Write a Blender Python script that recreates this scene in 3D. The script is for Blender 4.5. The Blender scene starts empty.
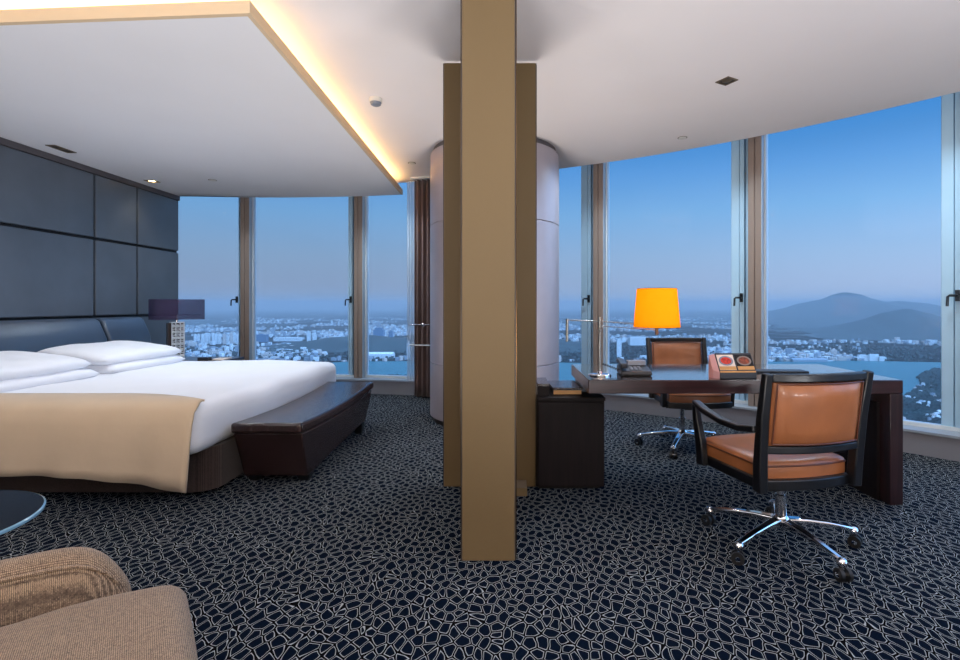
import bpy, bmesh, math, random
from math import sin, cos, pi, radians, sqrt, exp
from mathutils import Vector, Matrix, noise
random.seed(11)
SC = bpy.context.scene
COL = SC.collection

# ------------------------------------------------------------------ helpers
MATS = {}
def new_mat(name):
    m = bpy.data.materials.new(name); m.use_nodes = True
    nt = m.node_tree; b = nt.nodes['Principled BSDF']
    return m, nt, b
def srgb(r, g, b):
    f = lambda c: (c/255/12.92) if c/255 <= .04045 else ((c/255+.055)/1.055)**2.4
    return (f(r), f(g), f(b), 1)
def setp(b, **k):
    names = dict(color='Base Color', rough='Roughness', metal='Metallic', spec='Specular IOR Level', coat='Coat Weight',
                 coat_rough='Coat Roughness', sheen='Sheen Weight', trans='Transmission Weight', ecol='Emission Color', estr='Emission Strength', alpha='Alpha', sub='Subsurface Weight')
    for a, v in k.items(): b.inputs[names[a]].default_value = v
def simple(name, color, rough=.5, metal=0., var=.06, scale=6., bump=0., bscale=60., **k):
    m, nt, b = new_mat(name); setp(b, rough=rough, metal=metal, **k)
    N = nt.nodes; L = nt.links
    tc = N.new('ShaderNodeTexCoord'); n = N.new('ShaderNodeTexNoise'); n.inputs['Scale'].default_value = scale; n.inputs['Detail'].default_value = 4
    L.new(tc.outputs['Object'], n.inputs['Vector'])
    r = N.new('ShaderNodeValToRGB')
    c = color
    r.color_ramp.elements[0].position = .3; r.color_ramp.elements[1].position = .7
    r.color_ramp.elements[0].color = (c[0]*(1-var), c[1]*(1-var), c[2]*(1-var), 1)
    r.color_ramp.elements[1].color = (min(1, c[0]*(1+var)), min(1, c[1]*(1+var)), min(1, c[2]*(1+var)), 1)
    L.new(n.outputs['Fac'], r.inputs['Fac']); L.new(r.outputs['Color'], b.inputs['Base Color'])
    if bump:
        n2 = N.new('ShaderNodeTexNoise'); n2.inputs['Scale'].default_value = bscale; n2.inputs['Detail'].default_value = 5
        L.new(tc.outputs['Object'], n2.inputs['Vector'])
        bp = N.new('ShaderNodeBump'); bp.inputs['Strength'].default_value = bump; bp.inputs['Distance'].default_value = .01
        L.new(n2.outputs['Fac'], bp.inputs['Height']); L.new(bp.outputs['Normal'], b.inputs['Normal'])
    return m
def woven(name, color, dark, scale=400., rough=.85, bump=.3, stripe=None, big=0.15):
    """cloth: two crossed fine waves and a soft mottling"""
    m, nt, b = new_mat(name); setp(b, rough=rough, sheen=.2)
    N = nt.nodes; L = nt.links
    tc = N.new('ShaderNodeTexCoord')
    ws = []
    for ax in (('X', 'Z') if stripe is None else stripe):
        w = N.new('ShaderNodeTexWave'); w.bands_direction = ax; w.inputs['Scale'].default_value = scale/6.28; w.inputs['Distortion'].default_value = 2.5
        w.inputs['Detail'].default_value = 2; w.inputs['Detail Scale'].default_value = 3
        L.new(tc.outputs['Object'], w.inputs['Vector']); ws.append(w)
    mx = N.new('ShaderNodeMath'); mx.operation = 'MULTIPLY'
    L.new(ws[0].outputs['Fac'], mx.inputs[0]); L.new(ws[-1].outputs['Fac'], mx.inputs[1])
    n = N.new('ShaderNodeTexNoise'); n.inputs['Scale'].default_value = 120; n.inputs['Detail'].default_value = 8
    L.new(tc.outputs['Object'], n.inputs['Vector'])
    ad = N.new('ShaderNodeMath'); ad.operation = 'MULTIPLY_ADD'; ad.inputs[1].default_value = big*6
    L.new(n.outputs['Fac'], ad.inputs[0]); L.new(mx.outputs[0], ad.inputs[2])
    sub = N.new('ShaderNodeMath'); sub.operation = 'SUBTRACT'; sub.inputs[1].default_value = big*3 - .15; sub.use_clamp = True
    L.new(ad.outputs[0], sub.inputs[0])
    r = N.new('ShaderNodeValToRGB'); r.color_ramp.elements[0].color = dark; r.color_ramp.elements[1].color = color
    L.new(sub.outputs[0], r.inputs['Fac']); L.new(r.outputs['Color'], b.inputs['Base Color'])
    bp = N.new('ShaderNodeBump'); bp.inputs['Strength'].default_value = bump; bp.inputs['Distance'].default_value = .002
    L.new(mx.outputs[0], bp.inputs['Height']); L.new(bp.outputs['Normal'], b.inputs['Normal'])
    return m
def wood(name, c1, c2, rough=.3, axis='X', coat=.3, scale=3.):
    m, nt, b = new_mat(name); setp(b, rough=rough, coat=coat, coat_rough=.12)
    N = nt.nodes; L = nt.links
    tc = N.new('ShaderNodeTexCoord'); mp = N.new('ShaderNodeMapping')
    s = {'X': (1, 14, 14), 'Y': (14, 1, 14), 'Z': (14, 14, 1)}[axis]
    mp.inputs['Scale'].default_value = s
    n = N.new('ShaderNodeTexNoise'); n.inputs['Scale'].default_value = scale; n.inputs['Detail'].default_value = 8; n.inputs['Distortion'].default_value = .6
    L.new(tc.outputs['Object'], mp.inputs['Vector']); L.new(mp.outputs[0], n.inputs['Vector'])
    r = N.new('ShaderNodeValToRGB'); r.color_ramp.elements[0].position = .35; r.color_ramp.elements[1].position = .7
    r.color_ramp.elements[0].color = c1; r.color_ramp.elements[1].color = c2
    L.new(n.outputs['Fac'], r.inputs['Fac']); L.new(r.outputs['Color'], b.inputs['Base Color'])
    if coat >= 1: b.inputs['Coat IOR'].default_value = 2.2; b.inputs['Coat Roughness'].default_value = .08
    return m

class G:
    """collects shapes into one mesh"""
    def __init__(s): s.bm = bmesh.new()
    def box(s, x0, x1, y0, y1, z0, z1, M=None):
        v = [s.bm.verts.new(p) for p in ((x0,y0,z0),(x1,y0,z0),(x1,y1,z0),(x0,y1,z0),(x0,y0,z1),(x1,y0,z1),(x1,y1,z1),(x0,y1,z1))]
        for f in ((0,3,2,1),(4,5,6,7),(0,1,5,4),(1,2,6,5),(2,3,7,6),(3,0,4,7)): s.bm.faces.new([v[i] for i in f])
        if M is not None: bmesh.ops.transform(s.bm, matrix=M, verts=v)
        return s
    def hexa(s, lo, hi):
        """lo, hi: four corners each, same winding seen from above"""
        v = [s.bm.verts.new(p) for p in list(lo)+list(hi)]
        for f in ((0,3,2,1),(4,5,6,7),(0,1,5,4),(1,2,6,5),(2,3,7,6),(3,0,4,7)): s.bm.faces.new([v[i] for i in f])
        return s
    def prism(s, pts, z0, z1):
        n = len(pts)
        a = [s.bm.verts.new((x, y, z0)) for x, y in pts]; b = [s.bm.verts.new((x, y, z1)) for x, y in pts]
        s.bm.faces.new(a[::-1]); s.bm.faces.new(b)
        for i in range(n): s.bm.faces.new((a[i], a[(i+1) % n], b[(i+1) % n], b[i]))
        return s
    def rings(s, rings, closed=True, caps=True):
        R = [[s.bm.verts.new(p) for p in r] for r in rings]
        n = len(R[0])
        for a, b in zip(R, R[1:]):
            for i in range(n if closed else n-1): s.bm.faces.new((a[i], a[(i+1) % n], b[(i+1) % n], b[i]))
        if caps and closed: s.bm.faces.new(R[0][::-1]); s.bm.faces.new(R[-1])
        return s
    def lathe(s, prof, cx=0, cy=0, n=32, caps=True):
        return s.rings([[(cx+r*cos(2*pi*k/n), cy+r*sin(2*pi*k/n), z) for k in range(n)] for r, z in prof], caps=caps)
    def tube(s, pts, r, n=10, sx=1., flat=None):
        pts = [Vector(p) for p in pts]; rings = []
        rr = r if isinstance(r, (list, tuple)) else [r]*len(pts)
        up = Vector((0, 0, 1)); prev = None
        for i, p in enumerate(pts):
            t = (pts[min(i+1, len(pts)-1)]-pts[max(i-1, 0)]).normalized()
            if prev is None: a = t.cross(up); a = a.normalized() if a.length > .05 else Vector((1, 0, 0))
            else: a = (prev - t*prev.dot(t)).normalized()
            prev = a; b = t.cross(a).normalized()
            rings.append([p+a*rr[i]*cos(2*pi*k/n)*sx+b*rr[i]*sin(2*pi*k/n) for k in range(n)])
        return s.rings(rings)
    def bar(s, pts, w, h, side=None):
        """rectangular bar swept on a path; w across, h in thickness"""
        pts = [Vector(p) for p in pts]; rings = []
        ws = w if isinstance(w, (list, tuple)) else [w]*len(pts); hs = h if isinstance(h, (list, tuple)) else [h]*len(pts)
        for i, p in enumerate(pts):
            t = (pts[min(i+1, len(pts)-1)]-pts[max(i-1, 0)]).normalized()
            a = (Vector(side) - t*Vector(side).dot(t)).normalized() if side is not None else t.cross(Vector((0, 0, 1))).normalized()
            b = t.cross(a).normalized()
            rings.append([p+a*ws[i]/2+b*hs[i]/2, p-a*ws[i]/2+b*hs[i]/2, p-a*ws[i]/2-b*hs[i]/2, p+a*ws[i]/2-b*hs[i]/2])
        return s.rings(rings)
    def ball(s, c, r, sz=1., n=16):
        g = bmesh.ops.create_uvsphere(s.bm, u_segments=n, v_segments=max(6, n//2), radius=r)
        bmesh.ops.transform(s.bm, matrix=Matrix.Translation(c) @ Matrix.Diagonal((1, 1, sz, 1)), verts=g['verts'])
        return s
    def arc(s, C, r0, r1, a0, a1, z0, z1, n=24):
        """ring sector about C; angle measured from +Y towards +X"""
        out = [(C[0]+r1*sin(a0+(a1-a0)*k/n), C[1]+r1*cos(a0+(a1-a0)*k/n)) for k in range(n+1)]
        inn = [(C[0]+r0*sin(a0+(a1-a0)*k/n), C[1]+r0*cos(a0+(a1-a0)*k/n)) for k in range(n+1)]
        rings = [[(i[0], i[1], z0), (o[0], o[1], z0), (o[0], o[1], z1), (i[0], i[1], z1)] for i, o in zip(inn, out)]
        return s.rings(rings)

WM = {}
def wm(o):
    """world matrix of an object from its own chain"""
    M = Matrix.Translation(o.location) @ o.rotation_euler.to_matrix().to_4x4()
    return (wm(o.parent) @ M) if o.parent else M
def tag(o, label=None, cat=None, group=None, kind=None):
    if label: o['label'] = label
    if cat: o['category'] = cat
    if group: o['group'] = group
    if kind: o['kind'] = kind
    return o
def part(name, g, mat, parent=None, smooth=False, bevel=0., seg=2, world=False, subsurf=0, solid=0., angle=40):
    me = bpy.data.meshes.new(name)
    bm = g.bm if isinstance(g, G) else g
    bmesh.ops.recalc_face_normals(bm, faces=bm.faces)
    if world and parent is not None: bmesh.ops.transform(bm, matrix=wm(parent).inverted(), verts=bm.verts)
    bm.to_mesh(me); bm.free()
    o = bpy.data.objects.new(name, me); COL.objects.link(o)
    me.materials.append(mat)
    if parent is not None: o.parent = parent
    if smooth:
        for p in me.polygons: p.use_smooth = True
        if smooth != 'all':
            me.set_sharp_from_angle(angle=radians(angle))
    if solid: md = o.modifiers.new('s', 'SOLIDIFY'); md.thickness = solid; md.offset = 0
    if bevel:
        md = o.modifiers.new('b', 'BEVEL'); md.width = bevel; md.segments = seg; md.limit_method = 'ANGLE'; md.angle_limit = radians(35)
        for p in me.polygons: p.use_smooth = True
        if not smooth: me.set_sharp_from_angle(angle=radians(35))
        md.harden_normals = False
    if subsurf: md = o.modifiers.new('u', 'SUBSURF'); md.levels = subsurf; md.render_levels = subsurf
    return o
def thing(name, label, cat, loc=(0, 0, 0), rz=0., group=None, kind=None):
    o = bpy.data.objects.new(name, None); COL.objects.link(o)
    o.location = loc; o.rotation_euler = (0, 0, rz); o.empty_display_size = .1
    return tag(o, label, cat, group, kind)
def copy_tree(o, parent=None):
    c = o.copy(); COL.objects.link(c)
    if parent is not None: c.parent = parent
    for ch in list(o.children): copy_tree(ch, c)
    return c

# ------------------------------------------------------------------ materials
M = {}
M['ceiling'] = simple('ceiling_paint', srgb(246, 240, 240), rough=.8, var=.01, scale=2)
M['soffit'] = simple('soffit_paint', srgb(244, 243, 246), rough=.75, var=.01, scale=2)
M['wall'] = simple('wall_paint', srgb(120, 110, 98), rough=.8, var=.02)
M['leather_wall'] = simple('slate_leather_panel', srgb(92, 101, 112), rough=.33, var=.10, scale=3, bump=.12, bscale=180, spec=.6)
M['headboard'] = simple('slate_leather_headboard', srgb(70, 84, 102), rough=.3, var=.08, scale=4, bump=.12, bscale=180, spec=.6)
M['groove'] = simple('panel_groove_black', srgb(18, 18, 22), rough=.6)
M['crown'] = simple('crown_strip_grey', srgb(84, 80, 84), rough=.5)
M['alu'] = simple('pale_aluminium', srgb(172, 206, 228), rough=.35, metal=.1, var=.02)
M['alu_white'] = simple('white_aluminium', srgb(215, 222, 225), rough=.35, metal=.1, var=.02)
M['post'] = simple('taupe_post_lacquer', srgb(138, 122, 112), rough=.42, var=.03)
M['post_side'] = simple('post_side_grey', srgb(170, 182, 192), rough=.4, metal=.2, var=.02)
M['sill'] = simple('sill_grey_lacquer', srgb(150, 160, 172), rough=.4, var=.03)
M['sill_front'] = simple('plinth_grey', srgb(128, 128, 136), rough=.5, var=.03)
M['chrome'] = simple('polished_chrome', srgb(225, 225, 228), rough=.08, metal=1., var=.01)
M['steel'] = simple('dark_steel', srgb(60, 66, 74), rough=.3, metal=.9)
M['lamp_metal'] = simple('brushed_nickel', srgb(150, 150, 146), rough=.3, metal=.9, var=.02)
M['brass'] = simple('aged_bronze_edge', srgb(96, 70, 42), rough=.25, metal=.9)
M['darkbrown'] = wood('espresso_veneer', srgb(36, 17, 20), srgb(58, 31, 33), rough=.3, axis='X', coat=.2)
M['desk_gloss'] = wood('polished_espresso_top', srgb(28, 16, 17), srgb(46, 27, 26), rough=.16, axis='X', coat=1.)
M['darkbrown_z'] = wood('espresso_veneer_upright', srgb(32, 17, 20), srgb(52, 30, 32), rough=.35, axis='Z')
M['cabinet'] = wood('black_brown_veneer', srgb(18, 12, 14), srgb(28, 19, 20), rough=.6, axis='Z', coat=.0); M['cabinet'].node_tree.nodes['Principled BSDF'].inputs['Specular IOR Level'].default_value = .25
M['blackwood'] = wood('black_lacquered_wood', srgb(7, 8, 12), srgb(14, 15, 21), rough=.38, axis='Z', coat=.1)
M['tan'] = simple('tan_leather', srgb(156, 96, 58), rough=.33, var=.2, scale=5, bump=.1, bscale=220, coat=.15)
M['tan_dark'] = simple('tan_leather_piping', srgb(88, 44, 24), rough=.4)
M['brownleather'] = simple('dark_brown_bench_leather', srgb(44, 30, 30), rough=.2, var=.12, scale=5, bump=.12, bscale=150, spec=.6)
M['linen_white'] = simple('white_bed_linen', srgb(236, 238, 244), rough=.85, var=.015, scale=3, bump=.25, bscale=7, sheen=.2)
M['throw'] = simple('cream_bed_throw', srgb(204, 180, 150), rough=.85, var=.03, scale=5, bump=.2, bscale=9, sheen=.2)
M['valance'] = woven('brown_ribbed_valance', srgb(84, 66, 60), srgb(44, 34, 32), scale=420, stripe=('X', 'Y'), bump=.6)
M['tweed'] = woven('beige_brown_tweed', srgb(196, 166, 134), srgb(60, 41, 29), scale=520, bump=.8, big=.12, stripe=('X', 'Y'))
M['gold_fabric'] = woven('gold_linen_wallcovering', srgb(124, 101, 64), srgb(102, 82, 50), scale=1500, bump=.15, big=.03, rough=.62)
M['gold_fabric_b'] = woven('gold_linen_wallcovering_rear', srgb(120, 97, 60), srgb(100, 80, 48), scale=1500, bump=.15, big=.03, rough=.62)
M['dark_edge'] = simple('dark_panel_edge', srgb(52, 44, 40), rough=.4)
M['column'] = simple('silvery_mauve_column_cladding', srgb(172, 164, 172), rough=.34, metal=.25, var=.05, scale=4)
M['curtain'] = simple('brown_curtain_cloth', srgb(104, 82, 78), rough=.7, var=.1, scale=8, sheen=.3)
M['black_plastic'] = simple('charcoal_plastic', srgb(40, 42, 48), rough=.4)
M['grey_plastic'] = simple('grey_plastic', srgb(130, 138, 152), rough=.35)
M['rubber'] = simple('black_caster_rubber', srgb(18, 18, 20), rough=.5)
M['white_lattice'] = simple('white_lattice_lacquer', srgb(225, 230, 235), rough=.3, var=.01)
M['fixture'] = simple('bronze_fixture_trim', srgb(120, 104, 84), rough=.4, metal=.5)
M['white_plastic'] = simple('white_ceiling_plastic', srgb(225, 222, 215), rough=.4)
M['paper'] = simple('cream_card', srgb(232, 214, 200), rough=.7)
M['pink'] = simple('pink_card_edge', srgb(206, 160, 162), rough=.6)
M['red_food'] = simple('red_dish', srgb(196, 48, 28), rough=.35, var=.5, scale=90)
M['dark_food'] = simple('red_green_dish', srgb(140, 62, 34), rough=.35, var=.7, scale=70)
M['gold_strip'] = simple('gold_caption_strip', srgb(206, 150, 84), rough=.4)

def glass_mat():
    m = bpy.data.materials.new('window_glass'); m.use_nodes = True
    nt = m.node_tree; N = nt.nodes; L = nt.links; N.clear()
    o = N.new('ShaderNodeOutputMaterial'); t = N.new('ShaderNodeBsdfTransparent'); t.inputs['Color'].default_value = (.965, .985, .99, 1)
    g = N.new('ShaderNodeBsdfGlossy'); g.inputs['Roughness'].default_value = .0
    f = N.new('ShaderNodeFresnel'); f.inputs['IOR'].default_value = 1.2
    mx = N.new('ShaderNodeMixShader'); L.new(f.outputs[0], mx.inputs[0]); L.new(t.outputs[0], mx.inputs[1]); L.new(g.outputs[0], mx.inputs[2])
    L.new(mx.outputs[0], o.inputs['Surface']); return m
M['glass'] = glass_mat()
def sheer_mat(name, color, alpha, rough=.8):
    m = bpy.data.materials.new(name); m.use_nodes = True
    nt = m.node_tree; N = nt.nodes; L = nt.links; N.clear()
    o = N.new('ShaderNodeOutputMaterial'); t = N.new('ShaderNodeBsdfTransparent')
    g = N.new('ShaderNodeBsdfDiffuse'); g.inputs['Color'].default_value = color
    tr = N.new('ShaderNodeBsdfTranslucent'); tr.inputs['Color'].default_value = color
    m1 = N.new('ShaderNodeMixShader'); m1.inputs[0].default_value = .4; L.new(g.outputs[0], m1.inputs[1]); L.new(tr.outputs[0], m1.inputs[2])
    w = N.new('ShaderNodeTexNoise'); w.inputs['Scale'].default_value = 300
    mp = N.new('ShaderNodeMapRange'); mp.inputs['To Min'].default_value = alpha-.08; mp.inputs['To Max'].default_value = alpha+.08
    L.new(w.outputs['Fac'], mp.inputs['Value'])
    mx = N.new('ShaderNodeMixShader'); L.new(mp.outputs[0], mx.inputs[0]); L.new(t.outputs[0], mx.inputs[1]); L.new(m1.outputs[0], mx.inputs[2])
    L.new(mx.outputs[0], o.inputs['Surface']); return m
M['organza'] = sheer_mat('aubergine_organza_shade', srgb(84, 70, 100), .38)
M['sheer'] = sheer_mat('white_sheer_curtain', srgb(225, 230, 235), .6)
def shade_mat():
    m = bpy.data.materials.new('amber_lamp_shade'); m.use_nodes = True
    nt = m.node_tree; N = nt.nodes; L = nt.links; N.clear()
    o = N.new('ShaderNodeOutputMaterial')
    n = N.new('ShaderNodeTexNoise'); n.inputs['Scale'].default_value = 60
    r = N.new('ShaderNodeValToRGB'); r.color_ramp.elements[0].color = srgb(250, 170, 30); r.color_ramp.elements[1].color = srgb(255, 186, 40); L.new(n.outputs['Fac'], r.inputs['Fac'])
    d = N.new('ShaderNodeBsdfDiffuse'); t = N.new('ShaderNodeBsdfTranslucent'); L.new(r.outputs[0], d.inputs[0]); L.new(r.outputs[0], t.inputs[0])
    mx = N.new('ShaderNodeMixShader'); mx.inputs[0].default_value = .6; L.new(d.outputs[0], mx.inputs[1]); L.new(t.outputs[0], mx.inputs[2])
    e = N.new('ShaderNodeEmission'); e.inputs[0].default_value = (1., .42, .003, 1); e.inputs[1].default_value = .38
    a = N.new('ShaderNodeAddShader'); L.new(mx.outputs[0], a.inputs[0]); L.new(e.outputs[0], a.inputs[1])
    L.new(a.outputs[0], o.inputs['Surface']); return m
M['amber'] = shade_mat()
def emit(name, color, s):
    m, nt, b = new_mat(name); setp(b, color=(.8, .8, .8, 1), ecol=color, estr=s); return m
M['cove_led'] = emit('warm_cove_led', (1., .60, .24, 1), 30.)
M['bulb'] = emit('warm_downlight_lens', (1., .70, .32, 1), 9.)

def carpet():
    m, nt, b = new_mat('navy_pebble_carpet'); setp(b, rough=1., spec=.04)
    N = nt.nodes; L = nt.links
    tc = N.new('ShaderNodeTexCoord')
    n = N.new('ShaderNodeTexNoise'); n.inputs['Scale'].default_value = 9; n.inputs['Detail'].default_value = 2
    L.new(tc.outputs['Object'], n.inputs['Vector'])
    ms = N.new('ShaderNodeVectorMath'); ms.operation = 'MULTIPLY_ADD'; ms.inputs[1].default_value = (.03, .03, 0); 
    L.new(n.outputs['Color'], ms.inputs[0]); L.new(tc.outputs['Object'], ms.inputs[2])
    mp = N.new('ShaderNodeMapping'); mp.inputs['Rotation'].default_value = (0, 0, .6); mp.inputs['Scale'].default_value = (1.15, .8, 1)
    L.new(ms.outputs[0], mp.inputs['Vector'])
    vv = []
    for ft in ('F2', 'F1'):
        v = N.new('ShaderNodeTexVoronoi'); v.voronoi_dimensions = '2D'; v.feature = ft; v.inputs['Scale'].default_value = 21; v.inputs['Randomness'].default_value = .76
        L.new(mp.outputs[0], v.inputs['Vector']); vv.append(v)
    v = N.new('ShaderNodeMath'); v.operation = 'SUBTRACT'; L.new(vv[0].outputs['Distance'], v.inputs[0]); L.new(vv[1].outputs['Distance'], v.inputs[1])
    r = N.new('ShaderNodeValToRGB'); e = r.color_ramp.elements
    e[0].position = 0; e[0].color = srgb(3, 4, 7); e[1].position = .115; e[1].color = srgb(3, 4, 7)
    for p, c in ((.145, srgb(172, 178, 182)), (.19, srgb(172, 178, 182)), (.22, srgb(5, 16, 32))):
        x = e.new(p); x.color = c
    L.new(v.outputs[0], r.inputs['Fac'])
    n2 = N.new('ShaderNodeTexNoise'); n2.inputs['Scale'].default_value = 500; n2.inputs['Detail'].default_value = 2
    L.new(tc.outputs['Object'], n2.inputs['Vector'])
    mr = N.new('ShaderNodeMapRange'); mr.inputs['To Min'].default_value = .55; mr.inputs['To Max'].default_value = 1.3; L.new(n2.outputs['Fac'], mr.inputs['Value'])
    vm = N.new('ShaderNodeVectorMath'); vm.operation = 'SCALE'; L.new(r.outputs['Color'], vm.inputs[0]); L.new(mr.outputs[0], vm.inputs['Scale'])
    L.new(vm.outputs[0], b.inputs['Base Color'])
    bp = N.new('ShaderNodeBump'); bp.inputs['Strength'].default_value = .4; bp.inputs['Distance'].default_value = .004
    L.new(n2.outputs['Fac'], bp.inputs['Height']); L.new(bp.outputs['Normal'], b.inputs['Normal'])
    return m
M['carpet'] = carpet()

# ------------------------------------------------------------------ the round tower room
C = (-3.2, -1.7)                  # centre of the curved glass facade
RI, RC, RG = 8.70, 8.72, 8.93   # plinth face, ceiling edge, glass
XW, YB = -4.48, -1.75           # headboard wall, wall behind
HC, HS = 2.84, 2.68
def circ(r, a): return (C[0]+r*sin(a), C[1]+r*cos(a))
def disc(r, ystart=YB, xstart=XW-.6, n=64):
    a0 = math.asin((xstart-C[0])/r); a1 = math.acos((ystart-C[1])/r)
    return [circ(r, a0+(a1-a0)*k/n) for k in range(n+1)] + [(xstart, ystart)]
tag(part('floor', G().prism(disc(RG+.15), -.12, 0), M['carpet']), kind='structure')
tag(part('ceiling', G().prism(disc(RC), HC, HC+.15), M['ceiling']), kind='structure')
a0 = math.asin((XW-.6-C[0])/RC); a1 = math.acos((YB-C[1])/RC)
tag(part('trim_1', G().arc(C, RC-.0, RG+.1, a0, a1, 3.0, 3.1, 64), M['alu_white']), kind='structure')
tag(part('wall_left', G().box(XW-.15, XW-.03, YB, 6.94, 0, 3.05), M['groove']), kind='structure')
tag(part('wall_back', G().box(XW-.15, 6.4, YB-.15, YB, 0, 3.05), M['wall']), kind='structure')

# soffit over the bed, its cove on two sides
sof = [(XW-.5, 6.94), (XW, 6.94), (XW, 2.8155), (-1.3355, 2.6155)]
s_a0 = math.asin((XW-.5-C[0])/RC); s_a1 = math.asin((-1.4355-C[0])/RC)
pts = [circ(RC, s_a1+(s_a0-s_a1)*k/16) for k in range(17)]
tag(part('trim_2', G().prism(sof+pts, HS, HS+.02), M['soffit']), kind='structure')
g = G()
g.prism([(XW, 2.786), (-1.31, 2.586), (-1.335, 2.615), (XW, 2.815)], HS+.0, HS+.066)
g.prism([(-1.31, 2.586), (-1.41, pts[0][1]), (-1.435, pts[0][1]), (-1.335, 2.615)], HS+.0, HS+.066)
M['lip'] = simple('glow_tinted_cove_lip', srgb(226, 200, 164), rough=.7, var=.01)  # warm cove glow painted into the lip as a cream tint
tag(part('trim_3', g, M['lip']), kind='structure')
# LED strips lying in the cove: real lamps
led = thing('cove_light', 'warm white strip light hidden in the cove along the long side of the bed soffit', 'light', (-1.47, 2.75, HS+.022))
part('led_strip', G().box(-1.475, -1.455, 2.78, 6.6, HS+.052, HS+.062), M['cove_led'], led, world=True)
part('led_channel', G().box(-1.48, -1.45, 2.78, 6.6, HS+.0205, HS+.051), M['alu_white'], led, world=True)
led2 = thing('cove_light', 'warm white strip light hidden in the cove along the short front side of the soffit', 'light', (-1.7, 2.75, HS+.022))
v1 = Vector((XW+.02, 2.90)); v2 = Vector((-1.47, 2.71))
part('led_strip', G().prism([(v1.x, v1.y), (v2.x, v2.y), (v2.x, v2.y+.02), (v1.x, v1.y+.02)], HS+.052, HS+.062), M['cove_led'], led2, world=True)
part('led_channel', G().prism([(v1.x, v1.y), (v2.x, v2.y), (v2.x, v2.y+.02), (v1.x, v1.y+.02)], HS+.0205, HS+.051), M['alu_white'], led2, world=True)

# plinth under the glass
g = G().arc(C, RI, RG+.12, a0-.02, a1, 0, .175, 64)
tag(part('wall_plinth', g, M['sill_front']), kind='structure')
g = G().arc(C, RI-.015, RG+.12, a0-.02, a1, .175, .195, 64)
tag(part('trim_4', g, M['sill']), kind='structure')

# windows: one between each two posts
TH = [-20., -2.98, 7.42, 18.2, 28.96, 39.89, 50.6, 61.4, 72.2, 83., 89.8]
def frame_at(t):
    a = radians(t); return Matrix.Translation((C[0], C[1], 0)) @ Matrix.Rotation(-a, 4, 'Z')
    # local: +Y outwards, +X along the facade (clockwise)
for i, (ta, tb) in enumerate(zip(TH, TH[1:])):
    w = thing('window_%d' % (i+1), None, None, (*circ(RG, radians((ta+tb)/2)), .195), 0, kind='structure')
    ta_g = max(ta, -13.)
    hd = 3.0
    # glass between posts
    p0 = circ(RG, radians(ta_g)); p1 = circ(RG, radians(tb))
    n = Vector((p1[0]-p0[0], p1[1]-p0[1])).normalized(); nn = Vector((-n.y, n.x))*.006
    part('glass_pane', G().prism([p0, p1, (p1[0]+nn.x, p1[1]+nn.y), (p0[0]+nn.x, p0[1]+nn.y)], .2, hd), M['glass'], w, world=True)
    # bottom rail
    nb = nn*6
    part('bottom_rail', G().prism([(p0[0]-nb.x, p0[1]-nb.y), (p1[0]-nb.x, p1[1]-nb.y), (p1[0]+nb.x, p1[1]+nb.y), (p0[0]+nb.x, p0[1]+nb.y)], .195, .225), M['alu_white'], w, world=True)
    # post at the right-hand end of the window
    F = frame_at(tb)
    g = G()
    for z in (0,):
        g.box(-.06, -.002, RG-.14, RG+.06, .195, hd, F); g.box(.004, .06, RG-.14, RG+.06, .195, hd, F)
        g.box(-.004, .006, RG-.13, RG+.06, .195, hd, F)
    post = part('post', g, M['post'], w, bevel=.004, seg=1, world=True)
    part('post_side_cover', G().box(.0605, .068, RG-.135, RG+.04, .195, hd, F), M['post_side'], w, world=True)
    part('post_glazing_strip', G().box(.068, .082, RG-.05, RG+.04, .195, hd, F), M['alu_white'], w, world=True)
    cw = {0: .13, 1: .19}.get(i, .25)
    g = G().box(-cw, -.170 if cw > .18 else -cw+.01, RG-.035, RG+.04, .195, hd, F).box(max(-.165, -cw+.012), -.12, RG-.045, RG+.04, .195, hd, F).box(-.115, -.0605, RG-.02, RG+.04, .195, hd, F)
    cs = part('casement_frame', g, M['alu'], w, bevel=.004, seg=1, world=True)
    g = G().box(-.16, -.13, RG-.06, RG-.045, 1.23, 1.32, F)
    g.tube([F @ Vector((-.145, RG-.05, 1.275)), F @ Vector((-.145, RG-.1, 1.275)), F @ Vector((-.15, RG-.105, 1.275)), F @ Vector((-.185, RG-.105, 1.275)), F @ Vector((-.197, RG-.105, 1.265)), F @ Vector((-.20, RG-.105, 1.19))], .010, 8)
    h = part('handle', g, M['steel'], cs, smooth=True, world=True)
    h['label'] = 'dark steel casement handle'

# headboard wall: leather panels above, cushions below
sm_y = [YB, .35, 1.7, 3.0, 4.2, 5.53, 6.165, 6.93]
sm_y = [YB, -.2, 1.35, 2.8, 4.18, 5.53, 6.165, 6.95]
wl = thing('leather_wall_panelling', 'slate blue leather wall panelling with black grooves behind the bed', 'wall panel', (XW, 3, 0))
for a, b_ in zip(sm_y, sm_y[1:]):
    if b_ < 1: continue
    for z0, z1 in ((.0, 1.055), (1.085, 1.905), (1.935, 2.615)):
        part('leather_panel', G().box(XW-.03, XW, a+.014, b_-.014, z0, z1), M['leather_wall'], wl, bevel=.007, seg=3, world=True)
tag(part('trim_5', G().box(XW-.03, XW+.012, 1., 6.95, 2.618, 2.68), M['crown'], bevel=.004), kind='structure')

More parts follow.
